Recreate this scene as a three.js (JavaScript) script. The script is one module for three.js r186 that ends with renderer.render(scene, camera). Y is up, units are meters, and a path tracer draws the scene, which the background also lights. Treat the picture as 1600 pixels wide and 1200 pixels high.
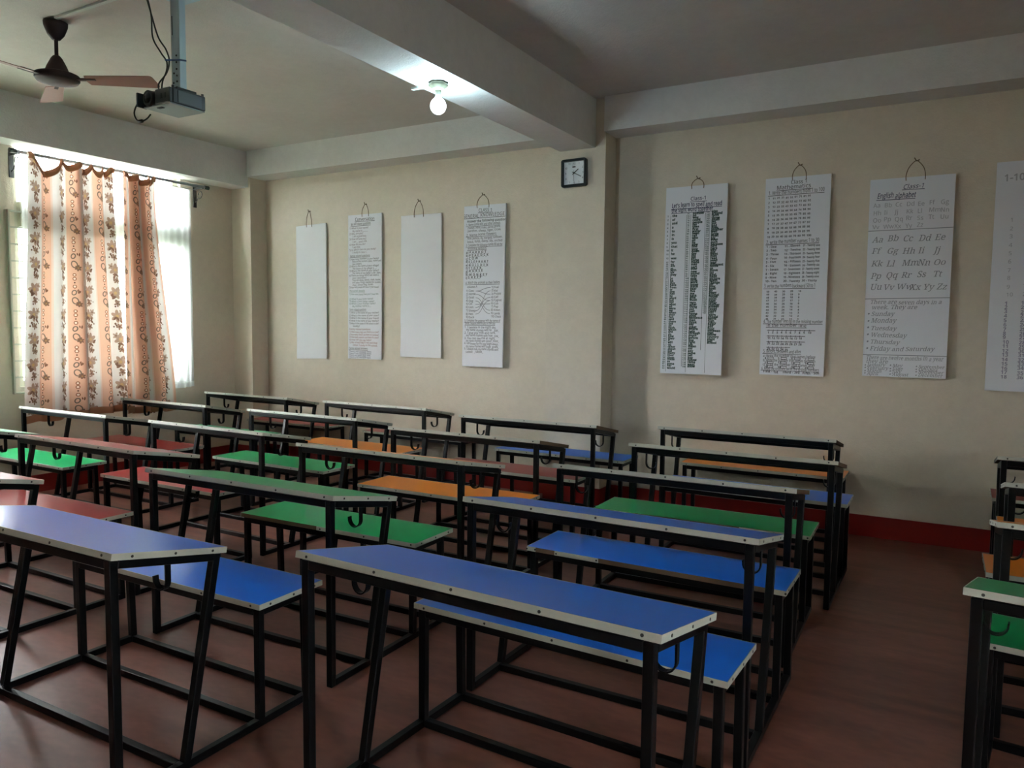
import * as THREE from 'three';
import { RoundedBoxGeometry } from 'three/addons/geometries/RoundedBoxGeometry.js';
import { mergeGeometries } from 'three/addons/utils/BufferGeometryUtils.js';

// ---------------------------------------------------------------- camera, sky, lights, exposure
const scene = new THREE.Scene();
const camera = new THREE.PerspectiveCamera(53.45, 4 / 3, 0.05, 100);
camera.rotation.order = 'YXZ';
camera.position.set(0, 1.4058, 5.6857);
camera.rotation.set(-0.0743, 0.5227, 0.0107);
const SKY = 54;                                   // overcast daylight outside the windows
scene.background = new THREE.Color().setRGB(0.95, 1.0, 1.0);
scene.backgroundIntensity = SKY;
const BULB = 0.95, BULB_COLOR = new THREE.Color().setRGB(0.66, 0.90, 1.0);
const renderer = new THREE.WebGLRenderer({ antialias: true });
renderer.toneMapping = THREE.LinearToneMapping;
renderer.toneMappingExposure = 1.08;
renderer.shadowMap.enabled = true;

// ---------------------------------------------------------------- helpers
function rng(seed) { let a = seed >>> 0; return () => { a = (a + 0x6d2b79f5) | 0; let t = Math.imul(a ^ (a >>> 15), 1 | a); t = (t + Math.imul(t ^ (t >>> 7), 61 | t)) ^ t; return ((t ^ (t >>> 14)) >>> 0) / 4294967296; }; }
const used = {};
function numbered(name) { const n = used[name] = (used[name] ?? -1) + 1; return n ? `${name}_${String(n).padStart(3, '0')}` : name; }
function tag(o, label, category, group) { o.userData.label = label; o.userData.category = category; if (group) o.userData.group = group; return o; }
function thing(name, label, category, [x, y, z] = [0, 0, 0], turn = 0, group) {
  const o = new THREE.Group(); o.name = numbered(name); o.position.set(x, y, z); o.rotation.y = turn; scene.add(o);
  return tag(o, label, category, group);
}
function obj(name, geo, mat, parent) {
  const g = Array.isArray(geo) ? merge(geo) : geo;
  const m = new THREE.Mesh(g, mat); m.name = parent ? name : numbered(name); m.castShadow = m.receiveShadow = true; (parent ?? scene).add(m); return m;
}
function merge(list) { return list.length === 1 ? list[0] : mergeGeometries(list.map((g) => { const k = g.index ? g.toNonIndexed() : g; return k; })); }
function struct(name, geo, mat, parent) { const m = obj(name, geo, mat, parent); if (!parent) { m.name = name; m.userData.kind = 'structure'; } return m; }
function boxUV(g) { // uv in metres, by the facing of each face
  const k = g.index ? g.toNonIndexed() : g; const p = k.attributes.position, n = k.attributes.normal, uv = new Float32Array(p.count * 2);
  for (let i = 0; i < p.count; i++) {
    const ax = Math.abs(n.getX(i)), ay = Math.abs(n.getY(i)), az = Math.abs(n.getZ(i));
    const [u, v] = ay > ax && ay > az ? [p.getX(i), p.getZ(i)] : ax > az ? [p.getZ(i), p.getY(i)] : [p.getX(i), p.getY(i)];
    uv[2 * i] = u; uv[2 * i + 1] = v;
  }
  k.setAttribute('uv', new THREE.BufferAttribute(uv, 2)); return k;
}
function bx(x0, x1, y0, y1, z0, z1, r = 0) {
  const w = x1 - x0, h = y1 - y0, d = z1 - z0;
  const g = r ? new RoundedBoxGeometry(w, h, d, 1, Math.min(r, w / 2.01, h / 2.01, d / 2.01)) : new THREE.BoxGeometry(w, h, d);
  g.translate((x0 + x1) / 2, (y0 + y1) / 2, (z0 + z1) / 2); return boxUV(g);
}
function bar(a, b, w = 0.027, d = w, r = 0.003) { // square tube from a to b
  const A = new THREE.Vector3(...a), B = new THREE.Vector3(...b), dir = B.clone().sub(A), len = dir.length(); dir.normalize();
  const g = new RoundedBoxGeometry(w, len, d, 1, r);
  const y = dir, x = new THREE.Vector3(1, 0, 0); if (Math.abs(y.x) > 0.9) x.set(0, 0, 1);
  const z = new THREE.Vector3().crossVectors(x, y).normalize(); x.crossVectors(y, z);
  g.applyMatrix4(new THREE.Matrix4().makeBasis(x, y, z)); const m = A.add(B).multiplyScalar(0.5); g.translate(m.x, m.y, m.z); return boxUV(g);
}
function tube(pts, r, seg = 40, rad = 8) { return new THREE.TubeGeometry(new THREE.CatmullRomCurve3(pts.map((p) => new THREE.Vector3(...p))), seg, r, rad, false); }
function cyl(r0, r1, h, x, y, z, n = 32) { const g = new THREE.CylinderGeometry(r0, r1, h, n); g.translate(x, y, z); return g; }
function lathe(prof, n = 48) { return new THREE.LatheGeometry(prof.map(([r, y]) => new THREE.Vector2(r, y)), n); }
function sheet(nu, nv, fn) { // fn(u,v) -> [x,y,z,U,V]
  const pos = [], uv = [], idx = [];
  for (let j = 0; j <= nv; j++) for (let i = 0; i <= nu; i++) { const r = fn(i / nu, j / nv); pos.push(r[0], r[1], r[2]); uv.push(r[3], r[4]); }
  for (let j = 0; j < nv; j++) for (let i = 0; i < nu; i++) { const a = j * (nu + 1) + i, b = a + 1, c = a + nu + 1, d = c + 1; idx.push(a, c, b, b, c, d); }
  const g = new THREE.BufferGeometry(); g.setAttribute('position', new THREE.Float32BufferAttribute(pos, 3)); g.setAttribute('uv', new THREE.Float32BufferAttribute(uv, 2)); g.setIndex(idx); g.computeVertexNormals(); return g;
}
function fieldTexture(n, fn, srgb) { // tiling texture from fn(u,v) -> [r,g,b] in 0..1
  const a = new Uint8Array(n * n * 4);
  for (let j = 0; j < n; j++) for (let i = 0; i < n; i++) { const c = fn(i / n, j / n); for (let k = 0; k < 3; k++) a[(j * n + i) * 4 + k] = Math.max(0, Math.min(255, Math.round(c[k] * 255))); a[(j * n + i) * 4 + 3] = 255; }
  const t = new THREE.DataTexture(a, n, n); t.wrapS = t.wrapT = THREE.RepeatWrapping; t.magFilter = THREE.LinearFilter; t.minFilter = THREE.LinearFilter; if (srgb) t.colorSpace = THREE.SRGBColorSpace; t.needsUpdate = true; return t;
}
function tileNoise(seed, cells) { // value noise that tiles in 0..1
  const r = rng(seed), a = Array.from({ length: cells[0] * cells[1] }, () => r()), s = (t) => t * t * (3 - 2 * t);
  return (u, v) => {
    const x = u * cells[0], y = v * cells[1], i = Math.floor(x), j = Math.floor(y), fx = s(x - i), fy = s(y - j);
    const at = (p, q) => a[((q % cells[1]) + cells[1]) % cells[1] * cells[0] + ((p % cells[0]) + cells[0]) % cells[0]];
    return (at(i, j) * (1 - fx) + at(i + 1, j) * fx) * (1 - fy) + (at(i, j + 1) * (1 - fx) + at(i + 1, j + 1) * fx) * fy;
  };
}
const std = (r, g, b, o = {}) => new THREE.MeshPhysicalMaterial({ color: new THREE.Color().setRGB(r, g, b), roughness: 0.6, ...o });

// ---------------------------------------------------------------- materials
const n1 = tileNoise(11, [6, 6]), n2 = tileNoise(12, [40, 40]), n3 = tileNoise(13, [120, 120]);
const plaster = fieldTexture(512, (u, v) => { const k = 0.93 + 0.04 * n1(u, v) + 0.02 * n2(u, v) + 0.015 * n3(u, v); return [k, k, k * 0.995]; }, true);
const plasterBump = fieldTexture(512, (u, v) => { const k = 0.4 * n2(u, v) + 0.6 * n3(u, v); return [k, k, k]; });
plaster.repeat.set(0.5, 0.5); plasterBump.repeat.set(1.2, 1.2);
const M = {
  wall: std(0.68, 0.62, 0.51, { map: plaster, bumpMap: plasterBump, bumpScale: 0.0012, roughness: 0.55 }),
  white: std(0.80, 0.81, 0.80, { map: plaster, bumpMap: plasterBump, bumpScale: 0.0012, roughness: 0.6 }),
  ceiling: std(0.64, 0.62, 0.585, { map: plaster, bumpMap: plasterBump, bumpScale: 0.0012, roughness: 0.7 }),
  skirting: std(0.22, 0.014, 0.010, { roughness: 0.35 }),
  black: std(0.004, 0.005, 0.006, { roughness: 0.32, specularIntensity: 0.45 }),
  strip: std(0.45, 0.47, 0.41, { roughness: 0.45 }),
  board: std(0.13, 0.085, 0.05, { roughness: 0.8 }),
  screw: std(0.05, 0.05, 0.05, { roughness: 0.4, metalness: 0.6 }),
  steel: std(0.32, 0.34, 0.35, { roughness: 0.35, metalness: 0.7 }),
  darkSteel: std(0.03, 0.035, 0.035, { roughness: 0.4 }),
  frameCream: std(0.55, 0.55, 0.45, { roughness: 0.5 }),
  grille: std(0.42, 0.43, 0.36, { roughness: 0.5 }),
  pane: new THREE.MeshPhysicalMaterial({ color: 0xffffff, transmission: 1, thickness: 0, roughness: 0.02, ior: 1.5 }),
  paper: std(0.80, 0.83, 0.87, { roughness: 0.75 }),
  twine: std(0.16, 0.11, 0.06, { roughness: 0.9 }),
  nail: std(0.10, 0.09, 0.08, { roughness: 0.4, metalness: 0.8 }),
  fan: std(0.030, 0.018, 0.017, { roughness: 0.6, specularIntensity: 0.5 }),
  fanBlade: std(0.25, 0.115, 0.085, { roughness: 0.4 }),
  fanTrim: std(0.30, 0.22, 0.12, { roughness: 0.3, metalness: 0.6 }),
  plasticWhite: std(0.62, 0.66, 0.62, { roughness: 0.4 }),
  pole: std(0.42, 0.58, 0.64, { roughness: 0.4 }),
  poleDark: std(0.02, 0.025, 0.03, { roughness: 0.7 }),
  projector: std(0.022, 0.028, 0.032, { roughness: 0.42 }),
  projectorBelly: std(0.22, 0.28, 0.29, { roughness: 0.45 }),
  lens: std(0.006, 0.006, 0.008, { roughness: 0.18 }),
  cable: std(0.012, 0.014, 0.014, { roughness: 0.5 }),
  blueTie: std(0.02, 0.07, 0.22, { roughness: 0.5 }),
  bulb: new THREE.MeshPhysicalMaterial({ color: 0xffffff, emissive: new THREE.Color().setRGB(0.9, 0.98, 1), emissiveIntensity: 2.5, roughness: 0.4 }),
  clockFrame: std(0.008, 0.014, 0.016, { roughness: 0.3 }),
  ink: std(0.01, 0.01, 0.01, { roughness: 0.5 }),
};
const lam = (r, g, b) => std(r, g, b, { roughness: 0.28, specularIntensity: 0.8 });
const LAM = { blue: lam(0.016, 0.165, 0.78), green: lam(0.010, 0.33, 0.105), orange: lam(0.95, 0.275, 0.020), red: lam(0.32, 0.024, 0.024) };

// floor: polished red-brown sheet with long faint streaks
const fA = tileNoise(21, [3, 9]), fB = tileNoise(22, [7, 60]), fC = tileNoise(23, [90, 200]);
const floorMap = fieldTexture(1024, (u, v) => { const k = 0.62 + 0.22 * fA(u, v) + 0.16 * fB(u, v) + 0.08 * fC(u, v); return [0.60 * k, 0.385 * k, 0.33 * k]; }, true);
const floorRough = fieldTexture(512, (u, v) => { const k = 0.65 + 0.35 * fA(u, v); return [k, k, k]; });
floorMap.repeat.set(1 / 3, 1 / 3); floorRough.repeat.set(1 / 3, 1 / 3);
M.floor = std(1, 1, 1, { map: floorMap, roughness: 0.36, specularIntensity: 0.7 });

// ---------------------------------------------------------------- room
const XL = -6.52, XR = 2.6, ZF = 8.0, YC = 3.1455, T = 0.2;
const W1 = { z0: 0.82, z1: 2.34, y0: 0.88, y1: 2.98 };       // the curtained window
const W2 = { z0: 2.72, z1: 3.62, y0: 0.88, y1: 2.78 };
const W4 = { z0: 4.90, z1: 5.12, y0: 0.88, y1: 2.78 };       // the next window along the same wall
struct('ground', [bx(-160, XL - T, -0.5, -0.4, -120, 120), bx(XR + T, 160, -0.5, -0.4, -120, 120)], std(0.22, 0.23, 0.20, { roughness: 0.95 }));
struct('floor', bx(XL - T, XR + T, -0.1, 0, -T, ZF + T), M.floor);
struct('ceiling', bx(XL - T, XR + T, YC, YC + 0.15, -T, ZF + T), M.ceiling);
struct('wall_back', bx(XL - T, XR + T, 0, YC, -T, 0), M.wall);
const W3 = { z0: 5.4, z1: 6.2, y0: 1.0, y1: 2.0 };        // small opening to the corridor, behind the camera
struct('wall_right', [bx(XR, XR + T, 0, YC, 0, W3.z0), bx(XR, XR + T, 0, YC, W3.z1, ZF), bx(XR, XR + T, 0, W3.y0, W3.z0, W3.z1), bx(XR, XR + T, W3.y1, YC, W3.z0, W3.z1)], M.wall);
struct('window_3', [bx(XR + 0.06, XR + 0.12, W3.y0, W3.y0 + 0.04, W3.z0, W3.z1), bx(XR + 0.06, XR + 0.12, W3.y1 - 0.04, W3.y1, W3.z0, W3.z1), bx(XR + 0.06, XR + 0.12, W3.y0 + 0.04, W3.y1 - 0.04, W3.z0, W3.z0 + 0.04), bx(XR + 0.06, XR + 0.12, W3.y0 + 0.04, W3.y1 - 0.04, W3.z1 - 0.04, W3.z1)], M.frameCream);
struct('wall_front', bx(XL - T, XR + T, 0, YC, ZF, ZF + T), M.wall);
struct('wall_left', [
  bx(XL - T, XL, 0, YC, 0, W1.z0), bx(XL - T, XL, 0, W1.y0, W1.z0, W1.z1), bx(XL - T, XL, W1.y1, YC, W1.z0, W1.z1),
  bx(XL - T, XL, 0, YC, W1.z1, W2.z0), bx(XL - T, XL, 0, W2.y0, W2.z0, W2.z1), bx(XL - T, XL, W2.y1, YC, W2.z0, W2.z1), bx(XL - T, XL, 0, YC, W2.z1, W4.z0),
  bx(XL - T, XL, 0, W4.y0, W4.z0, W4.z1), bx(XL - T, XL, W4.y1, YC, W4.z0, W4.z1), bx(XL - T, XL, 0, YC, W4.z1, ZF),
], M.wall);
const CX0 = -2.842, CX1 = -2.353, CZ = 0.213;
struct('column', bx(CX0, CX1, 0, YC, 0, CZ), M.wall);                       // mid wall
struct('column_001', bx(XL, -6.248, 0, YC, 0, 0.21), M.wall);               // corner
struct('beam', bx(-2.737, -2.437, 2.784, YC, CZ, ZF), M.white);             // across the room
struct('beam_001', bx(-6.248, CX0, 2.8895, YC, 0, 0.25), M.white);          // over the back wall
struct('beam_002', bx(CX1, XR, 2.8895, YC, 0, 0.25), M.white);
struct('beam_003', bx(XL, -6.275, 2.794, YC, 0.21, ZF), M.white);           // over the windows
const SK = 0.1454;
struct('baseboard_back', [bx(-6.24, CX0 - 0.008, 0, SK, 0, 0.008), bx(CX1 + 0.008, XR, 0, SK, 0, 0.008), bx(CX0 - 0.008, CX1 + 0.008, 0, SK, CZ, CZ + 0.008), bx(CX1, CX1 + 0.008, 0, SK, 0, CZ), bx(CX0 - 0.008, CX0, 0, SK, 0, CZ)], M.skirting);
struct('baseboard_left', [bx(XL, XL + 0.008, 0, SK, 0.218, ZF), bx(XL, -6.24, 0, SK, 0.21, 0.218), bx(-6.248, -6.24, 0, SK, 0, 0.21)], M.skirting);
struct('baseboard_right', bx(XR - 0.008, XR, 0, SK, 0.008, ZF), M.skirting);
struct('baseboard_front', bx(XL + 0.008, XR - 0.008, 0, SK, ZF - 0.008, ZF), M.skirting);

function makeWindow(name, w, grille) {
  const g = new THREE.Group(); g.name = name; g.userData.kind = 'structure'; scene.add(g);
  const xo = XL - 0.12, xi = XL - 0.05, f = 0.05;
  // frame: jambs, head, sill and the deep transom bar
  obj('window_frame', [bx(xo, xi, w.y0, w.y1, w.z0, w.z0 + f), bx(xo, xi, w.y0, w.y1, w.z1 - f, w.z1), bx(xo, xi, w.y0, w.y0 + f, w.z0 + f, w.z1 - f), bx(xo, xi, w.y1 - f, w.y1, w.z0 + f, w.z1 - f)], M.frameCream, g);
  obj('transom_bar', bx(xo, XL - 0.005, 2.17, 2.37, w.z0 + f, w.z1 - f), M.frameCream, g);
  const n = 3, s = (w.z1 - w.z0 - 2 * f) / n;
  for (let k = 1; k < n; k++) obj('mullion', bx(xo, xi, w.y0 + f, 2.17, w.z0 + f + k * s - 0.03, w.z0 + f + k * s + 0.03), M.frameCream, g);
  obj('mullion', bx(xo, xi, 2.37, w.y1 - f, (w.z0 + w.z1) / 2 - 0.025, (w.z0 + w.z1) / 2 + 0.025), M.frameCream, g);
  for (let k = 0; k < n; k++) obj('pane', bx(xo + 0.03, xo + 0.034, w.y0 + f, 2.17, w.z0 + f + k * s + (k ? 0.03 : 0), w.z0 + f + (k + 1) * s - (k < n - 1 ? 0.03 : 0)), M.pane, g);
  for (let k = 0; k < 2; k++) obj('pane', bx(xo + 0.03, xo + 0.034, 2.37, w.y1 - f, k ? (w.z0 + w.z1) / 2 + 0.025 : w.z0 + f, k ? w.z1 - f : (w.z0 + w.z1) / 2 - 0.025), M.pane, g);
  if (grille) {
    // the iron grille frame stands on the wall face, its horizontal bars run across the opening
    const a0 = w.z0 - 0.04, a1 = w.z1 + 0.063, b0 = 0.826, b1 = 2.291, x0 = XL - 0.004, x1 = XL + 0.03;
    obj('grille_frame', [bx(x0, x1, b0, b1, a1 - 0.014, a1, 0.002), bx(x0, x1, b0, b1, a0, a0 + 0.014, 0.002), bx(x0, x1, b0, b0 + 0.014, a0 + 0.014, a1 - 0.014, 0.002), bx(x0, x1, b1 - 0.014, b1, a0 + 0.014, a1 - 0.014, 0.002)], M.grille, g);
    for (let k = 1; k <= 10; k++) { const y = b0 + k * (b1 - b0) / 11; obj('grille_bar', bx(XL + 0.006, XL + 0.014, y - 0.006, y + 0.006, a0 + 0.014, a1 - 0.014), M.grille, g); }
  }
  return g;
}
makeWindow('window_1', W1, true);
makeWindow('window_2', W2, false);
makeWindow('window_4', W4, false);

// ---------------------------------------------------------------- curtain rod and curtains
{
  const X = -6.40, Y = 2.735;
  const t = thing('curtain_rod', 'grey metal curtain rod on scrolled brackets over the window', 'curtain rod');
  const g = new THREE.CylinderGeometry(0.0145, 0.0145, 1.74, 16); g.rotateX(Math.PI / 2); g.translate(X, Y, 1.505); obj('rod', g, M.steel, t);
  const w = new THREE.CylinderGeometry(0.003, 0.003, 1.70, 8); w.rotateX(Math.PI / 2); w.translate(X - 0.03, Y - 0.035, 1.505); obj('wire', w, M.steel, t);
  for (const z of [2.395, 0.615]) {
    const f = new THREE.CylinderGeometry(0.019, 0.019, 0.05, 16); f.rotateX(Math.PI / 2); f.translate(X, Y, z); obj('finial', f, M.darkSteel, t);
    const zz = z > 1 ? z - 0.045 : z + 0.045;
    const b = new THREE.Group(); b.name = 'bracket'; t.add(b);
    obj('wall_plate', bx(XL, XL + 0.008, Y - 0.19, Y + 0.01, zz - 0.02, zz + 0.02, 0.003), M.darkSteel, b);
    obj('arm', bar([XL + 0.004, Y - 0.008, zz], [X + 0.01, Y - 0.008, zz], 0.012, 0.02), M.darkSteel, b);
    const pts = []; for (let k = 0; k <= 26; k++) { const a = -2.2 + k / 26 * 6.2, r = 0.045 - 0.03 * k / 26; pts.push([X - 0.045 + Math.cos(a) * r, Y - 0.065 + Math.sin(a) * r, zz]); }
    obj('scroll', tube([[XL + 0.005, Y - 0.14, zz], [XL + 0.035, Y - 0.125, zz], ...pts], 0.0045, 80), M.darkSteel, b);
  }
}
const weave = fieldTexture(256, (u, v) => { const k = 0.88 + 0.06 * Math.sin(u * Math.PI * 2 * 64) + 0.06 * Math.sin(v * Math.PI * 2 * 64); return [k, k, k]; }, true);
weave.repeat.set(8, 8);
function sheerAt(u, v) {
  const z = 2.325 - 1.565 * u, k = 0.35 + 0.65 * v;
  const x = -6.445 + 0.012 * k * Math.sin(u * 150 + 2 * Math.sin(u * 9)) + 0.008 * Math.sin(u * 41 + 1);
  const y = 2.694 - v * (1.904 + 0.004 * Math.sin(u * 30));
  return [x, y, z, u * 2.2, -v * 1.95];
}
{
  const t = thing('sheer_curtain', 'plain white sheer curtain behind the floral ones, covering the whole window', 'curtain');
  const m = std(0.90, 0.97, 0.96, { roughness: 0.7, transmission: 0.62, thickness: 0, side: THREE.DoubleSide, map: weave });
  obj('sheer_panel', sheet(260, 24, sheerAt), m, t);
  const hem = std(0.90, 0.97, 0.96, { roughness: 0.9, transmission: 0.35, thickness: 0, side: THREE.DoubleSide });
  obj('hem', sheet(260, 2, (u, v) => { const p = sheerAt(u, 0.972 + 0.028 * v); p[0] += 0.003; return p; }), hem, t);
}
// printed cloth: peach stripes with rings, white stripes with brown sprigs
function floralPrint() {
  const w = 640, h = 1024, c = document.createElement('canvas'); c.width = w; c.height = h; const x = c.getContext('2d'), R = rng(77);
  x.fillStyle = '#f4efec'; x.fillRect(0, 0, w, h);
  x.fillStyle = '#f3c3aa'; x.fillRect(330, 0, 230, h);
  x.fillStyle = '#f8ddd0'; x.fillRect(560, 0, 26, h); x.fillRect(310, 0, 20, h);
  const petal = (px, py, r, a, l) => { x.save(); x.translate(px, py); x.rotate(a); x.beginPath(); x.ellipse(r * 0.8, 0, r * l, r * 0.42, 0, 0, 7); x.fill(); x.restore(); };
  const flower = (px, py, r, n, col, heart) => { x.fillStyle = col; const a0 = R() * 6; for (let k = 0; k < n; k++) petal(px, py, r, a0 + k * 6.283 / n, 0.75); x.fillStyle = heart; x.beginPath(); x.arc(px, py, r * 0.38, 0, 7); x.fill(); };
  for (let k = 0; k < 3; k++) {               // white stripe
    const y = 60 + k * 341;
    flower(150 + (k % 2) * 22, y + 60, 62, 6, '#b39684', '#cba976'); flower(222 - (k % 2) * 110, y + 10, 34, 5, '#b99f8e', '#8d6c5c');
    x.fillStyle = '#7d5c4a'; for (let i = 0; i < 4; i++) petal(90 + R() * 140, y + 105 + R() * 40, 36, R() * 6, 0.9);
    for (let i = 0; i < 7; i++) { x.beginPath(); x.arc(80 + R() * 170, y + 170 + R() * 110, 9 + R() * 8, 0, 7); x.fill(); }
    flower(165 + R() * 30, y + 215, 34, 5, '#9a7a68', '#6f4d40');
  }
  x.lineWidth = 10;
  for (let k = 0; k < 2; k++) {               // peach stripe
    const y = 20 + k * 512;
    x.strokeStyle = '#9a5a3c'; x.fillStyle = '#7a4230';
    for (const [dy, r] of [[40, 19], [95, 21], [205, 21]]) { x.beginPath(); x.arc(450, y + dy, r, 0, 7); x.fillStyle = '#ffe9da'; x.fill(); x.stroke(); }
    x.fillStyle = '#5b3022'; x.beginPath(); x.arc(450, y + 150, 10, 0, 7); x.fill();
    x.strokeStyle = '#7f6a5f'; x.lineWidth = 15; x.beginPath(); x.ellipse(440, y + 290, 26, 34, 0.5, 0, 7); x.stroke();
    x.beginPath(); x.ellipse(452, y + 405, 36, 46, -0.4, 0, 7); x.stroke(); x.lineWidth = 10;
    flower(500, y + 455, 30, 6, '#8c6753', '#b48a5c'); x.fillStyle = '#8a5b45';
    for (let i = 0; i < 4; i++) petal(490 + R() * 40, y + 235 + R() * 40, 20, 1.2 + R(), 0.9);
  }
  const t = new THREE.CanvasTexture(c); t.colorSpace = THREE.SRGBColorSpace; t.wrapS = t.wrapT = THREE.RepeatWrapping; t.repeat.set(1 / 0.37, 1 / 0.60); return t;
}
{
  const print = floralPrint();
  const cloth = std(0.86, 0.82, 0.80, { map: print, roughness: 0.95, transmission: 0.18, thickness: 0, side: THREE.DoubleSide });
  const band = std(0.42, 0.19, 0.10, { roughness: 0.95, transmission: 0.10, thickness: 0, side: THREE.DoubleSide });
  const lerp = (a, b, t) => a + (b - a) * t, sm = (t) => { t = Math.max(0, Math.min(1, t)); return t * t * (3 - 2 * t); };
  function curtain(label, o) {
    const t = thing('floral_curtain', label, 'curtain', [0, 0, 0], 0, 'floral curtains on the rod');
    const at = (u, v) => {
      const z = lerp(lerp(o.top[0], o.top[1], u), lerp(o.bottom[0], o.bottom[1], u), sm(v * 0.9 + 0.1 * v * v));
      let ph = 0, amp = lerp(o.amp[0], o.amp[1], v);
      for (const [f, w, s] of o.folds) ph += w * Math.sin(6.2832 * f * u + s + 0.5 * v);
      let top = o.y; for (const [c, wd, d] of o.dips) { const q = (u - c) / wd; top -= Math.abs(q) < 1 ? d * (1 - q * q) : 0; }
      const bottom = o.yb + o.slope * u + 0.006 * Math.sin(u * 20);
      const y = lerp(top, bottom, v);
      const zs = z + o.lap * Math.cos(6.2832 * o.folds[0][0] * u + o.folds[0][2] + 0.5 * v) * lerp(0.5, 1, v);
      return [o.x + amp * ph, y, zs, u * o.width + (o.shift ?? 0), -(2.735 - y)];
    };
    obj('cloth', sheet(150, 60, at), cloth, t);
    for (const [a, b] of o.layers ?? []) obj('folded_layer', sheet(40, 60, (u, v) => { const k = a + (b - a) * u, p = at(k, v); return [p[0] - 0.018 - 0.012 * Math.sin(Math.PI * u), p[1] - 0.012, p[2], k * o.width + 0.19, p[4]]; }), cloth, t);
    obj('top_band', sheet(150, 3, (u, v) => { const p = at(u, 0), q = at(u, 0.02); const k = v; return [p[0] + 0.006 + 0.022 * Math.sin(k * 2.6), p[1] + 0.004 - 0.055 * k, lerp(p[2], q[2], k), p[3], p[4]]; }), band, t);
    obj('bottom_band', sheet(150, 2, (u, v) => { const p = at(u, 0.972 + 0.028 * v); return [p[0] + 0.004, p[1], p[2], p[3], p[4]]; }), band, t);
  }
  curtain('wide floral curtain with peach and white stripes and a sagging top edge', { x: -6.345, y: 2.735, yb: 0.60, slope: 0.03, top: [2.315, 1.62], bottom: [2.405, 1.545], amp: [0.022, 0.030], lap: 0.022, width: 1.22, shift: 0.02,
    layers: [[0.54, 0.66]], folds: [[4.1, 1, 0.3], [7.3, 0.35, 1.0]], dips: [[0.20, 0.165, 0.125], [0.475, 0.09, 0.045], [0.66, 0.08, 0.05], [0.80, 0.06, 0.06], [0.92, 0.05, 0.04]] });
  curtain('narrow bunched floral curtain, deeper peach where its folds overlap', { x: -6.335, y: 2.725, yb: 0.605, slope: -0.015, top: [1.535, 1.235], bottom: [1.555, 1.075], amp: [0.03, 0.036], lap: 0.04, width: 1.05, shift: 0.27,
    layers: [[0.30, 0.68]], folds: [[3.1, 1, 0.8], [5.4, 0.4, 2.0]], dips: [[0.25, 0.2, 0.03], [0.62, 0.16, 0.05], [0.88, 0.1, 0.045]] });
}

// ---------------------------------------------------------------- school desks
const D = { L: 1.1026, W: 0.3963, hf: 0.76, hr: 0.6824, Ls: 1.0973, hs: 0.4432, sd: 0.5294, Ws: 0.3072, lx: 0.5206, t: 0.0195 };
const slope = Math.atan2(D.hf - D.hr, D.W), topLen = Math.hypot(D.W, D.hf - D.hr);
const yb = (d) => D.hf - d * Math.tan(slope) - D.t / Math.cos(slope);
function hookGeo(s) { // flat-bar J hook hanging under the side rail, curling inwards; s = side
  const th = 0.0045, path = [[0, 0.004], [0, -0.055]];
  for (let k = 1; k <= 12; k++) { const a = Math.PI * k / 12 * 1.02; path.push([-s * (0.029 - 0.029 * Math.cos(a)), -0.055 - 0.031 * Math.sin(a)]); }
  path.push([-s * 0.0585, -0.047]);
  const off = (k, e) => { const a = path[Math.max(0, k - 1)], b = path[Math.min(path.length - 1, k + 1)], dx = b[0] - a[0], dy = b[1] - a[1], l = Math.hypot(dx, dy); return new THREE.Vector2(path[k][0] - dy / l * e, path[k][1] + dx / l * e); };
  const pts = []; for (let k = 0; k < path.length; k++) pts.push(off(k, th / 2)); for (let k = path.length - 1; k >= 0; k--) pts.push(off(k, -th / 2));
  const g = new THREE.ExtrudeGeometry(new THREE.Shape(pts), { depth: 0.019, bevelEnabled: false }); g.translate(s * (D.lx - 0.004), yb(0.2) - 0.027, -0.21); return g;
}
function frameParts(e) { // e: how much closer the bench stands to the desk
  const q = 0.027, h = q / 2, lx = D.lx, g = {};
  const rail = (d) => yb(d) - h - 0.0005;
  g.front_leg = [-1, 1].map((s) => bar([s * lx, 0, -0.016], [s * lx, yb(0.016) - 0.001, -0.016]));
  g.slanted_leg = [-1, 1].map((s) => bar([s * lx, 0.01, -0.2424], [s * lx, yb(0.372) - 0.004, -0.372]));
  g.bench_leg = [[-1, 0], [1, 0], [-1, 1], [1, 1]].map(([s, k]) => bar([s * lx, 0.01, e + (k ? -0.7784 : -0.5507)], [s * lx, D.hs - D.t - 0.001, e + (k ? -0.768 : -0.5507)]));
  g.desk_rail = [bar([-lx + h, rail(0.016), -0.016], [lx - h, rail(0.016), -0.016]), bar([-lx + h, rail(0.372), -0.372], [lx - h, rail(0.372), -0.372]),
    ...[-1, 1].map((s) => bar([s * lx, rail(0.03), -0.03], [s * lx, rail(0.36), -0.36]))];
  const ys = D.hs - D.t - h - 0.0005;
  g.bench_rail = [bar([-lx + h, ys, e - 0.5507], [lx - h, ys, e - 0.5507]), bar([-lx + h, ys, e - 0.768], [lx - h, ys, e - 0.768]), ...[-1, 1].map((s) => bar([s * lx, ys, e - 0.564], [s * lx, ys, e - 0.755]))];
  g.floor_rail = [...[-1, 1].map((s) => bar([s * lx, h, -0.0295], [s * lx, h, e - 0.792])), ...[0.225, 0.5507 - e, 0.7784 - e].map((d) => bar([-lx + h, h, -d], [lx - h, h, -d]))];
  g.hook = [-1, 1].map(hookGeo);
  return g;
}
const G = { 0: frameParts(0), 0.027: frameParts(0.027) };
const screwGeo = new THREE.CylinderGeometry(0.0042, 0.0042, 0.0016, 10);
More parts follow.
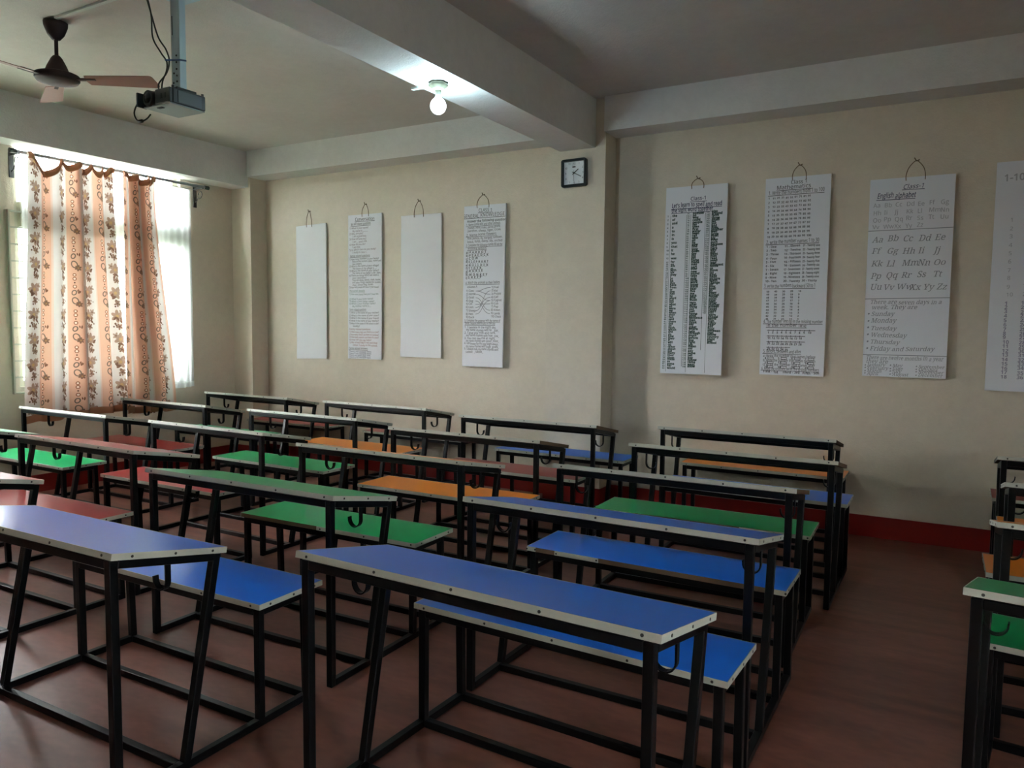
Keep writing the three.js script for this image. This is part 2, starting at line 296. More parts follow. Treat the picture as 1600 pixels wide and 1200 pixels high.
function slab(name, L, W, colour, parent, missing) { // laminated board with screwed-on edge strips; origin at the middle of its upper face, +z to the front
  const t = D.t, geo = new THREE.BoxGeometry(L - 0.005, t, W - 0.005); geo.translate(0, -t / 2, 0);
  const uv = geo.attributes.uv, p = geo.attributes.position; for (let i = 0; i < uv.count; i++) uv.setXY(i, p.getX(i) / 0.9 + parent.id % 7 * 0.31, p.getZ(i) / 0.9 + 0.13);
  const m = obj(name, geo, [M.board, M.board, LAM[colour], M.board, M.board, M.board], parent);
  const e = 0.0025, y0 = -t + 0.0005, y1 = 0.0006, sc = [];
  const put = (x, y, z, ax) => { const s = screwGeo.clone(); if (ax === 'z') s.rotateX(Math.PI / 2); else s.rotateZ(Math.PI / 2); s.translate(x, y, z); sc.push(s); };
  const runs = (side, len) => { const cut = missing[side]; if (!cut) return [[0, 1]]; return cut; };
  for (const [a, b] of runs('front')) {
    obj('edge_strip', bx(-L / 2 + a * L, -L / 2 + b * L, y0, y1, W / 2 - e, W / 2, 0.0008), M.strip, m);
    const k = Math.max(1, Math.round((b - a) * 4)); for (let i = 0; i <= k; i++) { const f = a + (b - a) * (0.04 + 0.92 * i / k); put(-L / 2 + f * L, -t * 0.48 + ((i * 7) % 3 - 1) * 0.0015, W / 2 + 0.0003, 'z'); }
  }
  for (const s of [-1, 1]) for (const [a, b] of runs(s < 0 ? 'window' : 'aisle')) {
    obj('edge_strip', bx(s < 0 ? -L / 2 : L / 2 - e, s < 0 ? -L / 2 + e : L / 2, y0, y1, W / 2 - e - b * (W - 2 * e), W / 2 - e - a * (W - 2 * e), 0.0008), M.strip, m);
    for (const f of [0.16, 0.52, 0.86]) if (f > a && f < b) put(s * (L / 2 + 0.0003), -t * 0.48, W / 2 - f * W, 'x');
  }
  for (const [a, b] of runs('rear')) obj('edge_strip', bx(-L / 2 + a * L, -L / 2 + b * L, y0, y1, -W / 2, -W / 2 + e, 0.0008), M.strip, m);
  if (sc.length) { const s = obj('screws', sc, M.screw, m); s.userData.kind = 'stuff'; }
  return m;
}
function makeDesk(top, seat, label, [x, z, turn], worn = {}, e = 0) {
  const t = thing('school_desk', label, 'desk', [x, 0, z], turn, 'school desks with attached benches');
  const a = slab('desk_top', D.L, topLen, top, t, worn.top ?? {}); a.position.set(0, (D.hf + D.hr) / 2, -D.W / 2); a.rotation.x = -slope;
  a.userData.label = `sloping ${top} laminate desk top`;
  const b = slab('bench_seat', D.Ls, D.Ws, seat, t, worn.seat ?? {}); b.position.set(0, D.hs, e - D.sd - D.Ws / 2);
  b.userData.label = `${seat} laminate bench seat`;
  for (const [name, list] of Object.entries(G[e])) for (const g of list) obj(name, g, M.black, t);
  return t;
}
const NO = { front: [], window: [], aisle: [], rear: [] };
const desks = [
  ['A1', -1.054, 4.149, -0.0311, 'blue', 'blue', 'blue school desk with blue bench, first in the row beside the open aisle', {}],
  ['A2', -1.040, 3.292, -0.0044, 'blue', 'blue', 'blue school desk whose blue bench has lost most of its edge strip', { seat: { front: [[0, 0.04], [0.125, 0.312], [0.95, 1]] } }],
  ['A3', -1.073, 2.456, 0.0184, 'green', 'green', 'green school desk with green bench, third in the row beside the open aisle', { top: { aisle: [] }, seat: { front: [[0.7, 1]] } }],
  ['A4', -1.013, 1.640, -0.0019, 'blue', 'blue', 'blue school desk with blue bench, in front of the orange bench beside the aisle', { top: { aisle: [] } }],
  ['A5', -1.122, 0.829, 0.0014, 'orange', 'orange', 'orange school desk against the back wall under the number grid chart', { top: { aisle: [] } }],
  ['B1', -2.562, 4.437, 0.0138, 'blue', 'blue', 'blue school desk with bright window reflection, first in the second row from aisle', {}],
  ['B2', -2.559, 3.562, 0.0222, 'green', 'green', 'green school desk whose green bench lost half its front edge strip', { seat: { front: [[0.47, 1]] } }],
  ['B3', -2.554, 2.664, 0.0137, 'orange', 'orange', 'orange school desk behind the green desk, with bright orange bench', {}],
  ['B4', -2.574, 1.851, 0.0060, 'red', 'red', 'red school desk with red bench, in front of the one below the clock', { top: { aisle: [] } }],
  ['B5', -2.578, 1.035, 0.0013, 'blue', 'blue', 'blue school desk with blue bench standing below the wall clock', { top: { aisle: [] } }],
  ['C1', -4.129, 4.163, 0.0162, 'red', 'red', 'red school desk partly hidden beyond the first lavender-blue desk top', {}],
  ['C2', -4.130, 3.321, 0.0060, 'red', 'red', 'red school desk with a chipped tan corner on its pale edge strip', {}],
  ['C3', -4.107, 2.496, -0.0060, 'green', 'green', 'green school desk with green bench, between red and orange desks of its row', {}],
  ['C4', -4.128, 1.645, 0.0024, 'orange', 'orange', 'orange school desk with orange bench, second from the back wall', {}],
  ['C5', -4.128, 0.832, -0.0050, 'red', 'red', 'red school desk against the back wall under the wrinkled blank chart', { seat: {} }],
  ['D2', -5.631, 3.364, 0.0017, 'green', 'green', 'green school desk cut by the picture edge, its pale green bench showing', {}],
  ['D3', -5.664, 2.509, 0.0067, 'red', 'red', 'red school desk standing directly in front of the wide floral curtain', {}],
  ['D4', -5.685, 1.666, 0.0027, 'green', 'green', 'green school desk in front of the narrow bunched floral curtain', {}],
  ['D5', -5.655, 0.832, 0.0022, 'red', 'red', 'red school desk in the room corner beside the corner column', {}],
  ['F1', 0.600, 3.530, -0.11, 'green', 'green', 'green school desk across the open aisle, first of its row', {}],
  ['F2', 0.712, 2.625, 0.0113, 'orange', 'orange', 'orange school desk across the open aisle, right behind the green one', {}],
  ['F3', 0.774, 1.805, -0.0193, 'orange', 'orange', 'orange school desk across the open aisle, between an orange and a red one', {}],
  ['F4', 0.783, 0.985, -0.0090, 'red', 'red', 'red school desk across the open aisle, last before the back wall', {}],
];
for (const [k, x, z, r, top, seat, label, worn] of desks) makeDesk(top, seat, label, [x, z, r], worn, ['A1', 'B1', 'B2', 'C1', 'D2', 'F1'].includes(k) ? 0 : 0.027);

// ---------------------------------------------------------------- bulb on the beam
{
  const t = thing('bulb_lamp', 'lit white light bulb in an angular holder under the ceiling beam', 'lamp', [-2.592, 2.784, 2.06]);
  obj('holder', [lathe([[0, 0], [0.052, 0], [0.056, -0.008], [0.056, -0.022], [0.040, -0.034], [0.037, -0.046], [0.0, -0.046]], 6)], std(0.16, 0.17, 0.12, { roughness: 0.5 }), t);
  obj('neck', lathe([[0, -0.046], [0.0165, -0.046], [0.0165, -0.07], [0.021, -0.088], [0, -0.088]], 24), M.plasticWhite, t);
  const prof = []; for (let k = 0; k <= 20; k++) { const a = Math.PI * (0.14 + 0.86 * k / 20); prof.push([Math.max(0.0001, 0.046 * Math.sin(a)), -0.130 + 0.048 * Math.cos(a)]); }
  obj('bulb', lathe([[0.0001, -0.0865], ...prof], 32), M.bulb, t);
  const l = new THREE.PointLight(BULB_COLOR, BULB, 0, 2); l.position.set(0, -0.130, 0); l.castShadow = true; l.shadow.radius = 2; l.name = 'bulb_light'; t.add(l);
  const w = tag(obj('wire_casing', bx(-2.78, -2.635, 2.768, 2.784, 2.045, 2.068, 0.003), M.plasticWhite), 'short white wire casing running from the bulb holder over the beam edge', 'wire casing');
}
// ---------------------------------------------------------------- ceiling fan
{
  const t = thing('ceiling_fan', 'brown three-blade ceiling fan hanging from the ceiling', 'fan', [-4.59, YC, 3.065]);
  obj('canopy', lathe([[0, 0], [0.046, 0], [0.064, -0.008], [0.062, -0.03], [0.045, -0.075], [0.022, -0.104], [0, -0.104]]), M.fan, t);
  obj('downrod', cyl(0.0105, 0.0105, 0.13, 0, -0.155, 0, 20), M.fan, t);
  obj('motor_cover', lathe([[0, -0.19], [0.018, -0.195], [0.03, -0.21], [0.052, -0.255], [0.066, -0.29], [0.07, -0.303], [0, -0.303]]), M.fan, t);
  obj('motor_housing', lathe([[0, -0.296], [0.104, -0.298], [0.117, -0.304], [0.118, -0.328], [0.108, -0.342], [0.06, -0.35], [0, -0.352]]), M.fan, t);
  obj('trim_ring', lathe([[0.0, -0.293], [0.074, -0.293], [0.078, -0.298], [0.06, -0.3]]), M.fanTrim, t);
  for (const deg of [-34, 86, -154]) {
    const b = new THREE.Group(); b.name = 'blade'; b.rotation.y = -deg * Math.PI / 180; b.position.y = -0.325; t.add(b);
    const s = new THREE.Shape(); s.moveTo(0.17, -0.052); s.lineTo(0.54, -0.066); s.quadraticCurveTo(0.565, -0.06, 0.565, -0.03); s.lineTo(0.555, 0.05); s.quadraticCurveTo(0.55, 0.064, 0.535, 0.064); s.lineTo(0.17, 0.045); s.quadraticCurveTo(0.15, 0, 0.17, -0.052);
    const g = new THREE.ExtrudeGeometry(s, { depth: 0.002, bevelEnabled: true, bevelSize: 0.0012, bevelThickness: 0.001, bevelSegments: 1, curveSegments: 8 }); g.rotateX(Math.PI / 2 - 0.22);
    obj('blade_sheet', g, M.fanBlade, b);
    obj('blade_iron', bx(0.09, 0.22, -0.004, 0.004, -0.018, 0.018, 0.002), M.fan, b);
  }
  tag(obj('ceiling_conduit', bx(-4.52, -3.0, YC - 0.014, YC, 3.088, 3.112, 0.003), M.plasticWhite), 'slim white wiring strip crossing the ceiling from the fan', 'wire casing');
}
// ---------------------------------------------------------------- projector, its pole and cables
{
  const px = -3.645, pz = 2.94, by = 2.556, ty = 2.643;
  const x1 = -3.595, x0 = x1 - 0.235, z1 = 3.055, z0 = z1 - 0.225;
  const pole = thing('projector_mount', 'pale blue-grey slotted ceiling pole holding the projector', 'projector mount', [px - 0.02, ty, pz]);
  obj('pole', [bx(-0.033, 0.033, 0.012, YC - ty, -0.02, 0.02, 0.003)], M.pole, pole);
  obj('foot_plate', bx(-0.06, 0.06, 0.0, 0.012, -0.06, 0.06, 0.003), M.poleDark, pole);
  obj('side_flange', bx(-0.039, -0.033, 0.03, YC - ty, -0.02, 0.02, 0.002), M.plasticWhite, pole);
  obj('ceiling_plate', bx(-0.08, 0.08, YC - ty - 0.008, YC - ty, -0.08, 0.08, 0.003), M.pole, pole);
  for (const [hx, hy] of [[0.008, 0.055], [0.008, 0.085], [0.006, 0.12], [-0.016, 0.10], [-0.02, 0.05], [0.006, 0.155], [0.006, 0.19]]) { const g = new THREE.CylinderGeometry(0.0052, 0.0052, 0.003, 12); g.rotateX(Math.PI / 2); g.translate(hx, hy, 0.021); obj('slot_hole', g, M.poleDark, pole); }
  obj('slot', bx(-0.027, -0.022, 0.30, 0.40, 0.0195, 0.0212), M.poleDark, pole);

  const t = thing('projector', 'black projector with lens, hanging under the pale ceiling pole', 'projector', [(x0 + x1) / 2, by, (z0 + z1) / 2]);
  const w = (x1 - x0) / 2, d = (z1 - z0) / 2, h = ty - by;
  obj('housing', bx(-w, w, 0.006, h, -d, d - 0.02, 0.008), M.projector, t);
  obj('front_panel', bx(-w + 0.115, w, 0.006, h - 0.004, d - 0.02, d, 0.005), M.projector, t);
  obj('belly', bx(-w + 0.01, w - 0.004, 0, 0.007, -d + 0.004, d - 0.006, 0.002), M.projectorBelly, t);
  const r1 = new THREE.CylinderGeometry(0.040, 0.043, 0.045, 32); r1.rotateX(Math.PI / 2); r1.translate(-w + 0.068, h * 0.5, d - 0.012); const lr = obj('lens_ring', r1, M.cable, t);
  const r2 = new THREE.SphereGeometry(0.05, 24, 12, 0, 6.2832, 0, 0.6); r2.rotateX(Math.PI / 2); r2.translate(-w + 0.068, h * 0.5, d - 0.030); obj('lens_glass', r2, M.lens, lr);
  obj('lens_hood', [bx(-w, -w + 0.012, 0.0, h - 0.012, d - 0.03, d + 0.03, 0.003)], M.projector, t);
  obj('lamp_cover', bx(w - 0.0, w + 0.003, 0.015, h - 0.012, -d + 0.03, d - 0.05, 0.001), std(0.045, 0.06, 0.068, { roughness: 0.4 }), t);
  for (const k of [0, 1]) obj('vent', bx(w - 0.075 + k * 0.03, w - 0.06 + k * 0.03, 0.03, h - 0.03, d - 0.001, d + 0.0015), M.poleDark, t);
  for (const [fx, fz] of [[w - 0.012, -d + 0.012], [w - 0.012, d - 0.03]]) obj('screw_boss', cyl(0.007, 0.007, 0.012, fx, h + 0.005, fz, 12), M.projector, t);
  obj('foot', bx(-0.03, 0.01, -0.004, 0.0, d - 0.05, d - 0.03, 0.002), M.poleDark, t);

  const top = ty + 0.004, cx = px - 0.055;
  const c1 = [[-3.77, YC, 3.06], [-3.80, 3.06, 3.005], [-3.80, 2.95, 2.965], [-3.735, 2.87, 2.965], [-3.712, 2.81, 2.965], [-3.735, 2.755, 2.965], [-3.80, 2.705, 2.968], [-3.805, 2.685, 2.968], [-3.77, top - 0.002, 2.968]];
  const c2 = [[-3.755, YC, 3.065], [-3.79, 3.05, 3.012], [-3.83, 2.95, 2.977], [-3.765, 2.86, 2.977], [-3.716, 2.80, 2.977], [-3.722, 2.755, 2.977], [-3.75, 2.71, 2.98], [-3.765, top - 0.002, 2.98]];
  tag(obj('cable', tube(c1, 0.0042, 80), M.cable), 'black cable dropping to the projector, its lower bend swinging widest', 'cable', 'cables running down to the projector');
  tag(obj('cable', tube(c2, 0.0042, 80), M.cable), 'black cable dropping to the projector, the straighter of the two', 'cable', 'cables running down to the projector');
  const p = thing('power_cord', 'black cord looping beside the projector lens with a ferrite lump', 'cable');
  const loop = [[x0 + 0.09, ty + 0.008, 2.97], [x0 + 0.03, ty + 0.006, 3.0], [x0 - 0.05, ty - 0.035, 3.03], [x0 - 0.085, ty - 0.095, 3.04], [x0 - 0.06, ty - 0.14, 3.04], [x0 - 0.02, ty - 0.148, 3.04], [x0 + 0.025, ty - 0.14, 3.04], [x0 + 0.055, ty - 0.122, 3.04]];
  obj('cord', tube(loop, 0.0042, 80), M.cable, p);
  const fr = new THREE.CapsuleGeometry(0.0095, 0.022, 6, 16); fr.rotateZ(Math.PI / 2); fr.translate(x0 - 0.03, ty - 0.1475, 3.04); obj('ferrite', fr, M.cable, p);
  tag(obj('cable_tie', tube([[-3.72, 2.812, 2.985], [-3.69, 2.812, 2.968], [-3.645, 2.806, 2.966], [-3.62, 2.802, 2.966], [-3.575, 2.79, 2.966]], 0.0045, 30, 6), M.blueTie), 'blue wire tie holding the two cables to the pole', 'cable tie');
}
// ---------------------------------------------------------------- clock
{
  const t = thing('wall_clock', 'square black-framed wall clock with white dial on the column', 'clock', [-2.605, 2.605, CZ]);
  t.rotation.z = 0.012;
  const S = 0.1065, sh = (a, r) => { const s = new THREE.Shape(); s.moveTo(-a + r, -a); s.lineTo(a - r, -a); s.absarc(a - r, -a + r, r, -Math.PI / 2, 0); s.lineTo(a, a - r); s.absarc(a - r, a - r, r, 0, Math.PI / 2); s.lineTo(-a + r, a); s.absarc(-a + r, a - r, r, Math.PI / 2, Math.PI); s.lineTo(-a, -a + r); s.absarc(-a + r, -a + r, r, Math.PI, Math.PI * 1.5); return s; };
  const f = sh(S - 0.003, 0.016), hole = sh(S - 0.0165, 0.003); f.holes.push(new THREE.Path(hole.getPoints(8)));
  obj('frame', new THREE.ExtrudeGeometry(f, { depth: 0.032, bevelEnabled: true, bevelSize: 0.003, bevelThickness: 0.003, bevelSegments: 2, curveSegments: 8 }).translate(0, 0, 0.003), M.clockFrame, t);
  obj('backing', bx(-S + 0.012, S - 0.012, -S + 0.012, S - 0.012, 0.002, 0.018), M.clockFrame, t);
  const c = document.createElement('canvas'); c.width = c.height = 512; const x = c.getContext('2d'); x.fillStyle = '#e6eef2'; x.fillRect(0, 0, 512, 512);
  x.fillStyle = '#20282c'; x.textAlign = 'center'; x.textBaseline = 'middle'; x.font = '54px sans-serif';
  for (let k = 1; k <= 12; k++) { const a = k / 6 * Math.PI, r = 205 / Math.max(Math.abs(Math.sin(a)), Math.abs(Math.cos(a))) * (k % 3 ? 0.97 : 1); x.fillText(String(k), 256 + Math.sin(a) * r, 256 - Math.cos(a) * r); }
  x.fillRect(212, 112, 76, 26); x.fillRect(246, 104, 10, 8);
  const tx = new THREE.CanvasTexture(c); tx.colorSpace = THREE.SRGBColorSpace;
  const pg = new THREE.PlaneGeometry(0.182, 0.182); pg.translate(0, 0, 0.0186); obj('dial', pg, std(0.95, 0.95, 0.95, { map: tx, roughness: 0.5 }), t);
  const hand = (name, deg, len, w, z) => { const g = bx(-w / 2, w / 2, -0.018, len, z, z + 0.0015); g.rotateZ(-deg * Math.PI / 180); obj(name, g, M.ink, t); };
  hand('hour_hand', 53, 0.045, 0.006, 0.0215); hand('minute_hand', 118, 0.068, 0.0048, 0.0238);
  hand('second_hand', 182, 0.066, 0.0012, 0.0255);
  const hub = new THREE.CylinderGeometry(0.005, 0.005, 0.01, 16); hub.rotateX(Math.PI / 2); hub.translate(0, 0, 0.0235); obj('hub', hub, M.ink, t);
}
// ---------------------------------------------------------------- hanging paper charts
function page(w, h, draw, seed) { // handwriting on a white sheet
  const H = 1536, Wd = Math.round(H * w / h), c = document.createElement('canvas'); c.width = Wd; c.height = H; const x = c.getContext('2d'), R = rng(seed);
  x.fillStyle = '#f3f5f8'; x.fillRect(0, 0, Wd, H);
  const k = { x, R, W: Wd, H };
  k.ink = (col) => { x.fillStyle = x.strokeStyle = col; };
  k.line = (x0, y0, x1, y1, lw = 3) => { x.lineWidth = lw; x.beginPath(); x.moveTo(x0 * Wd, y0 * H); x.lineTo(x1 * Wd, y1 * H); x.stroke(); };
  k.text = (s, px, py, size, o = {}) => { // words set one by one with a slightly unsteady hand
    x.font = `${o.bold ? 'bold ' : ''}${o.slant ? 'italic ' : ''}${size}px ${o.font ?? 'sans-serif'}`; x.textBaseline = 'alphabetic'; x.textAlign = 'left';
    let cx = px * Wd; const full = x.measureText(s).width, fit = o.max ? Math.min(1, o.max * Wd / full) : 1; if (o.centre) cx -= full * fit / 2; const sx = cx;
    for (const word of s.split(' ')) {
      x.save(); x.translate(cx, py * H + (R() - 0.5) * size * 0.16); x.rotate((R() - 0.5) * 0.05); x.scale(fit, 1 + (R() - 0.5) * 0.1); x.fillText(word, 0, 0);
      if (o.heavy) { x.lineWidth = o.heavy; x.strokeText(word, 0, 0); } x.restore();
      cx += x.measureText(word + ' ').width * fit;
    }
    if (o.under) { x.lineWidth = size * 0.09; x.beginPath(); x.moveTo(sx - 4, py * H + size * 0.2); x.lineTo(cx - size * 0.2, py * H + size * 0.22); x.stroke(); }
  };
  draw(k);
  const t = new THREE.CanvasTexture(c); t.colorSpace = THREE.SRGBColorSpace; t.anisotropy = 8; return t;
}
function makeChart(label, x0, x1, y0, y1, o = {}) {
  const w = x1 - x0, h = y1 - y0, t = thing('paper_chart', label, 'chart', [(x0 + x1) / 2 + (o.dx ?? 0), y1, 0], 0, 'paper charts hanging on the back wall');
  const th = o.thick ?? 0.010, zt = o.zt ?? 0.008, zb = o.zb ?? 0.014, R = rng(o.seed ?? 5), ph = R() * 6, lean = o.lean ?? 0, wr = o.wrinkle ?? 0.0012;
  const front = (u, v) => [ (u - 0.5) * w + lean * v, -v * h + (o.tilt ?? 0) * (u - 0.5), zt + th + (zb - zt) * v + (o.right ?? 0) * u * v + wr * (Math.sin(u * 5 + ph + v * 3) + 0.6 * Math.sin(v * 23 + ph + u * 4) * (v > 0.55 ? 1.6 : 0.5) + 0.5 * Math.sin(v * 61 + u * 7)) ];
  const back = (u, v) => { const p = front(u, v); return [p[0], p[1], Math.max(0.0015, p[2] - th)]; };
  const nu = 10, nv = 40, wrap = (fn, flip) => sheet(nu, nv, (u, v) => { const uu = flip ? 1 - u : u, p = fn(uu, v); return [p[0], p[1], p[2], uu, 1 - v]; });
  const side = (fu, n) => sheet(1, n, (a, b) => { const [u, v] = fu(b), p = front(u, v), q = back(u, v); return [a ? p[0] : q[0], a ? p[1] : q[1], a ? p[2] : q[2], a, b]; });
  const g = [wrap(front), wrap(back, true), side((b) => [0, b], nv), side((b) => [1, 1 - b], nv), side((b) => [b, 1], nu), side((b) => [1 - b, 0], nu)];
  const both = std(0.80, 0.83, 0.87, { roughness: 0.75, side: THREE.DoubleSide });
  obj('paper_pad', g.slice(1), both, t);
  obj('front_sheet', g[0], o.map ? std(0.86, 0.88, 0.92, { map: o.map, roughness: 0.75, side: THREE.DoubleSide }) : both, t);
  const zf = zt + th + 0.004, s = o.loop ?? 0.05, lh = o.loopH ?? 0.085, cx = o.cx ?? 0;
  obj('twine', tube([[cx - s, -0.022, zf], [cx - s * 1.02, 0.01, zf], [cx - s * 0.75, lh * 0.6, zf], [cx - 0.006, lh, zf - 0.004], [cx + 0.006, lh, zf - 0.004], [cx + s * 0.8, lh * 0.55, zf], [cx + s, 0.008, zf], [cx + s, -0.022, zf]], 0.0027, 48, 6), M.twine, t);
  obj('knot', [tube([[cx - 0.012, lh + 0.02, zf], [cx + 0.002, lh, zf + 0.003], [cx + 0.018, lh + 0.006, zf]], 0.0035, 16, 6)], M.twine, t);
  const n = new THREE.CylinderGeometry(0.0028, 0.0028, zf + 0.01, 8); n.rotateX(Math.PI / 2); n.translate(cx, lh + 0.002, (zf + 0.01) / 2); obj('nail', n, M.nail, t);
  return t;
}
const INK = '#23282e', GREEN = '#1f3b34', PURPLE = '#6a5560', VIOLET = '#3a3d5c';
const conversation = page(0.42, 1.38, (k) => {
  k.ink(INK); k.text('Conversation', 0.5, 0.042, 46, { centre: true, under: true }); k.text('My self related questions', 0.08, 0.072, 38, { under: true, max: 0.6 });
  const block = (y, list, step, col, size = 27) => { k.ink(col); for (const s of list) { k.text(s, s.startsWith(' ') ? 0.1 : 0.04, y, size, { max: 0.88 }); y += step; } return y; };
  let y = block(0.098, ['1) What is your name?', '  My name is ..........', '2) Who are you?', '  I am a good boy.', '3) How old are you?', '  I am ... years old.', '4) How do you do?', '  I am fine.', '5) In which class do you study?', '  I study in class 1.'], 0.0185, PURPLE);
  k.ink(INK); k.text('Family related questions', 0.06, y + 0.006, 32, { under: true, max: 0.6 });
  y = block(y + 0.028, ['1) How many members in your family?', '  There are five members, father, mother and', '  two sisters.', '2) What is the name of your village?', '  The name of my village is ....', '3) What is the name of your father?', '  The name of my father is Mr. Ram.', '4) There are things which we need in', '  your classroom?', '  They are desks, bench, chalk, duster,', '  and other things needed for studies,', '  chair, school bag, books.', '5) How many people are there in your house?'], 0.0162, INK);
  k.ink('#557a70'); k.text('Personal details', 0.05, y + 0.012, 30, { under: true }); y = block(y + 0.033, ['1) How many hands have you? I have two.', '', '2) What is your birth name?', '3) What is your father name?', '4) What is your mother name?', '  My mother name is ...'], 0.0165, '#5d7470');
  k.ink(INK); k.text('Some related questions', 0.05, y + 0.008, 32, { under: true, max: 0.5 });
  y = block(y + 0.03, ['1) What is the name of your mother?', '2) What is the name of your sister?', '3) What is the name of your friend?', '4) What is the name of your teacher?', '5) What is the name of the school in your', '   locality?'], 0.0185, INK);
  y = block(y + 0.004, ['Family related questions', '1) How many legs are there in a cow?', '2) How many colours are there in a rainbow?', '3) How many seasons are there in a year?', '4) How can you say hello?', '5) My school bag is red and blue', '   colour. I study in the school.'], 0.0185, '#96635f');
  k.ink(INK); k.text('Some related answers', 0.04, y + 0.006, 32, { under: true, max: 0.55 }); block(y + 0.026, ['There is not available there.', 'There is not available there.', 'There are seven days here.', 'There is not available here.', 'There is not a rainbow there.', 'There is the rainbow there.'], 0.0135, VIOLET, 25);
}, 401);
const knowledge = page(0.425, 1.40, (k) => {
  k.ink(INK); k.text('CLASS 1', 0.52, 0.04, 44, { centre: true, under: true }); k.text('GENERAL KNOWLEDGE', 0.47, 0.071, 46, { centre: true, under: true });
  k.text('Answer the following questions', 0.08, 0.102, 32, { heavy: 1 });
  k.text('1. Name some wild and other animals', 0.06, 0.122, 34, { under: true, max: 0.82 }); k.text('cheetah, zebra, snake, parrot, giraffe,', 0.09, 0.142, 31, { max: 0.8 }); k.text('panther, sheep, tiger, crow.', 0.09, 0.161, 31);
  k.text('2. Name some flowers', 0.06, 0.186, 34, { under: true }); k.text('Rose, jasmine, lily, marigold, sunflower,', 0.09, 0.206, 31, { max: 0.85 }); k.text('lotus, tulip, daisy, lily, orchid', 0.09, 0.226, 31);
  k.text('3. Complete the following names fill up the', 0.06, 0.251, 34, { under: true, max: 0.88 }); k.text('missing letters', 0.1, 0.27, 33, { under: true });
  ['a) P_A_R_R_O_T', 'b) P_E_A_C_O_C_K', 'c) C_O_W', 'd) E_L_E_P_H_A_N_T', 'e) B_U_L_L_O_C_K', 'f) T_I_G_E_R', 'g) H_O_R_S_E', 'h) M_O_N_K_E_Y', 'i) S_H_E_E_P'].forEach((s, i) => k.text(s, 0.06, 0.293 + i * 0.0198, 33, { bold: true, max: 0.55 }));
  k.text('4. Match the animals to their babies', 0.06, 0.483, 33, { under: true, max: 0.84 });
  const l = ['Cow', 'Horse', 'Goat', 'Dog', 'Cat', 'Lion', 'Sheep', 'Hen', 'Duck'], r = ['Foal', 'Kid', 'Puppy', 'Calf', 'Cygnet', 'Cub', 'Pup', 'Kitten', 'Lamb', 'Chick'];
  k.text('column A', 0.1, 0.507, 28); l.forEach((s, i) => k.text(`${i + 1}) ${s}`, 0.08, 0.532 + i * 0.0205, 29)); r.forEach((s, i) => k.text(`${i + 1}) ${s}`, 0.70, 0.512 + i * 0.0200, 28));
  k.x.lineWidth = 3.5; k.ink('#555b63'); [[0, 2], [1, 4], [2, 7], [3, 8], [4, 5], [5, 3], [6, 1], [7, 4], [0, 0]].forEach(([a, b]) => { const x0 = 0.32, y0 = 0.528 + a * 0.0205, x1 = 0.68, y1 = 0.508 + b * 0.02; k.x.beginPath(); k.x.moveTo(x0 * k.W, y0 * k.H); k.x.bezierCurveTo(0.5 * k.W, y0 * k.H, 0.48 * k.W, y1 * k.H, x1 * k.W, y1 * k.H); k.x.stroke(); });
  k.ink(INK); k.text('5. Complete the sentence with the names of', 0.05, 0.718, 32, { under: true, max: 0.88 }); k.text('birds, insects and fruits in the city', 0.06, 0.737, 32, { under: true, max: 0.75 });
  [['1. I twinkle in the night sky,', 'my name rhymes with far  _star_'], ['2. I give you milk and curd,', 'my name rhymes with how _cow_'], ['3. You can see me at night,', 'my name rhymes with spoon _moon_'], ['4. I am known for my long height always,', 'my name rhymes with laugh _giraffe_'], ['5. I always hide my name rhymes with', 'cabbit  _rabbit_']].forEach(([a, b], i) => { k.text(a, 0.05, 0.76 + i * 0.034, 30, { max: 0.85 }); k.text(b, 0.09, 0.777 + i * 0.034, 30, { max: 0.82 }); });
}, 402);
const words1 = 'the of and a to in is you that it he was for on are as with his they I at be this have from or one had by word but not what all were we when your can said there use an each which she do how their if will up other about out many then them these so some her would make like him into time has look two more write go see'.split(' ');
const words2 = 'number no way could people my than first water been call who oil its now find long down day did get come made may part over new sound take only little work know place year live me back give most very after thing our just name good sentence man think say great where help through much before line right too mean old any same tell boy follow came want show'.split(' ');
const words3 = 'also around form three small set put end does another well large must big even such because turn here why ask went men read need land different home us move try kind hand picture again change off play spell air away animal house point page letter mother answer found study still learn should world high every near add food between own below country plant last school'.split(' ');
const spelling = page(0.465, 1.40, (k) => {
  k.ink(VIOLET); k.text('Class-1', 0.54, 0.078, 42, { centre: true, under: true, heavy: 1 });
  k.text("Let's learn to spell and read", 0.10, 0.110, 48, { under: true, heavy: 2, max: 0.82 }); k.text('the sight word together', 0.10, 0.133, 46, { under: true, heavy: 2, max: 0.68 });
  k.ink(GREEN); k.line(0.09, 0.15, 0.09, 0.99, 2); k.line(0.355, 0.15, 0.355, 0.96, 2.5); k.line(0.425, 0.15, 0.425, 0.99, 2); k.line(0.66, 0.145, 0.66, 0.87, 2.5); k.line(0.735, 0.145, 0.735, 0.99, 2);
  let y = 0.157; words1.forEach((w, i) => { const st = i < 12 ? 0.0205 : 0.01145; if (y < 0.985) { k.text(String(i + 1), 0.035, y, 19, { bold: true }); k.text(w, 0.115, y, i < 12 ? 26 : 24, { bold: true, heavy: 1.6 }); } y += st; });
  y = 0.150; words2.forEach((w, i) => { if (y < 0.985) { k.text(String(i + 71), 0.365, y, 18, { bold: true }); k.text(w, 0.455, y, 25, { bold: true, heavy: 2.2 }); } y += 0.0118; });
  y = 0.147; words3.forEach((w, i) => { if (y < 0.865) { if (y < 0.68) k.text(String(i + 141), 0.67, y, 18, { bold: true }); k.text(w, 0.76, y, 25, { bold: true, heavy: 2.2 }); } y += 0.0106; });
}, 403);
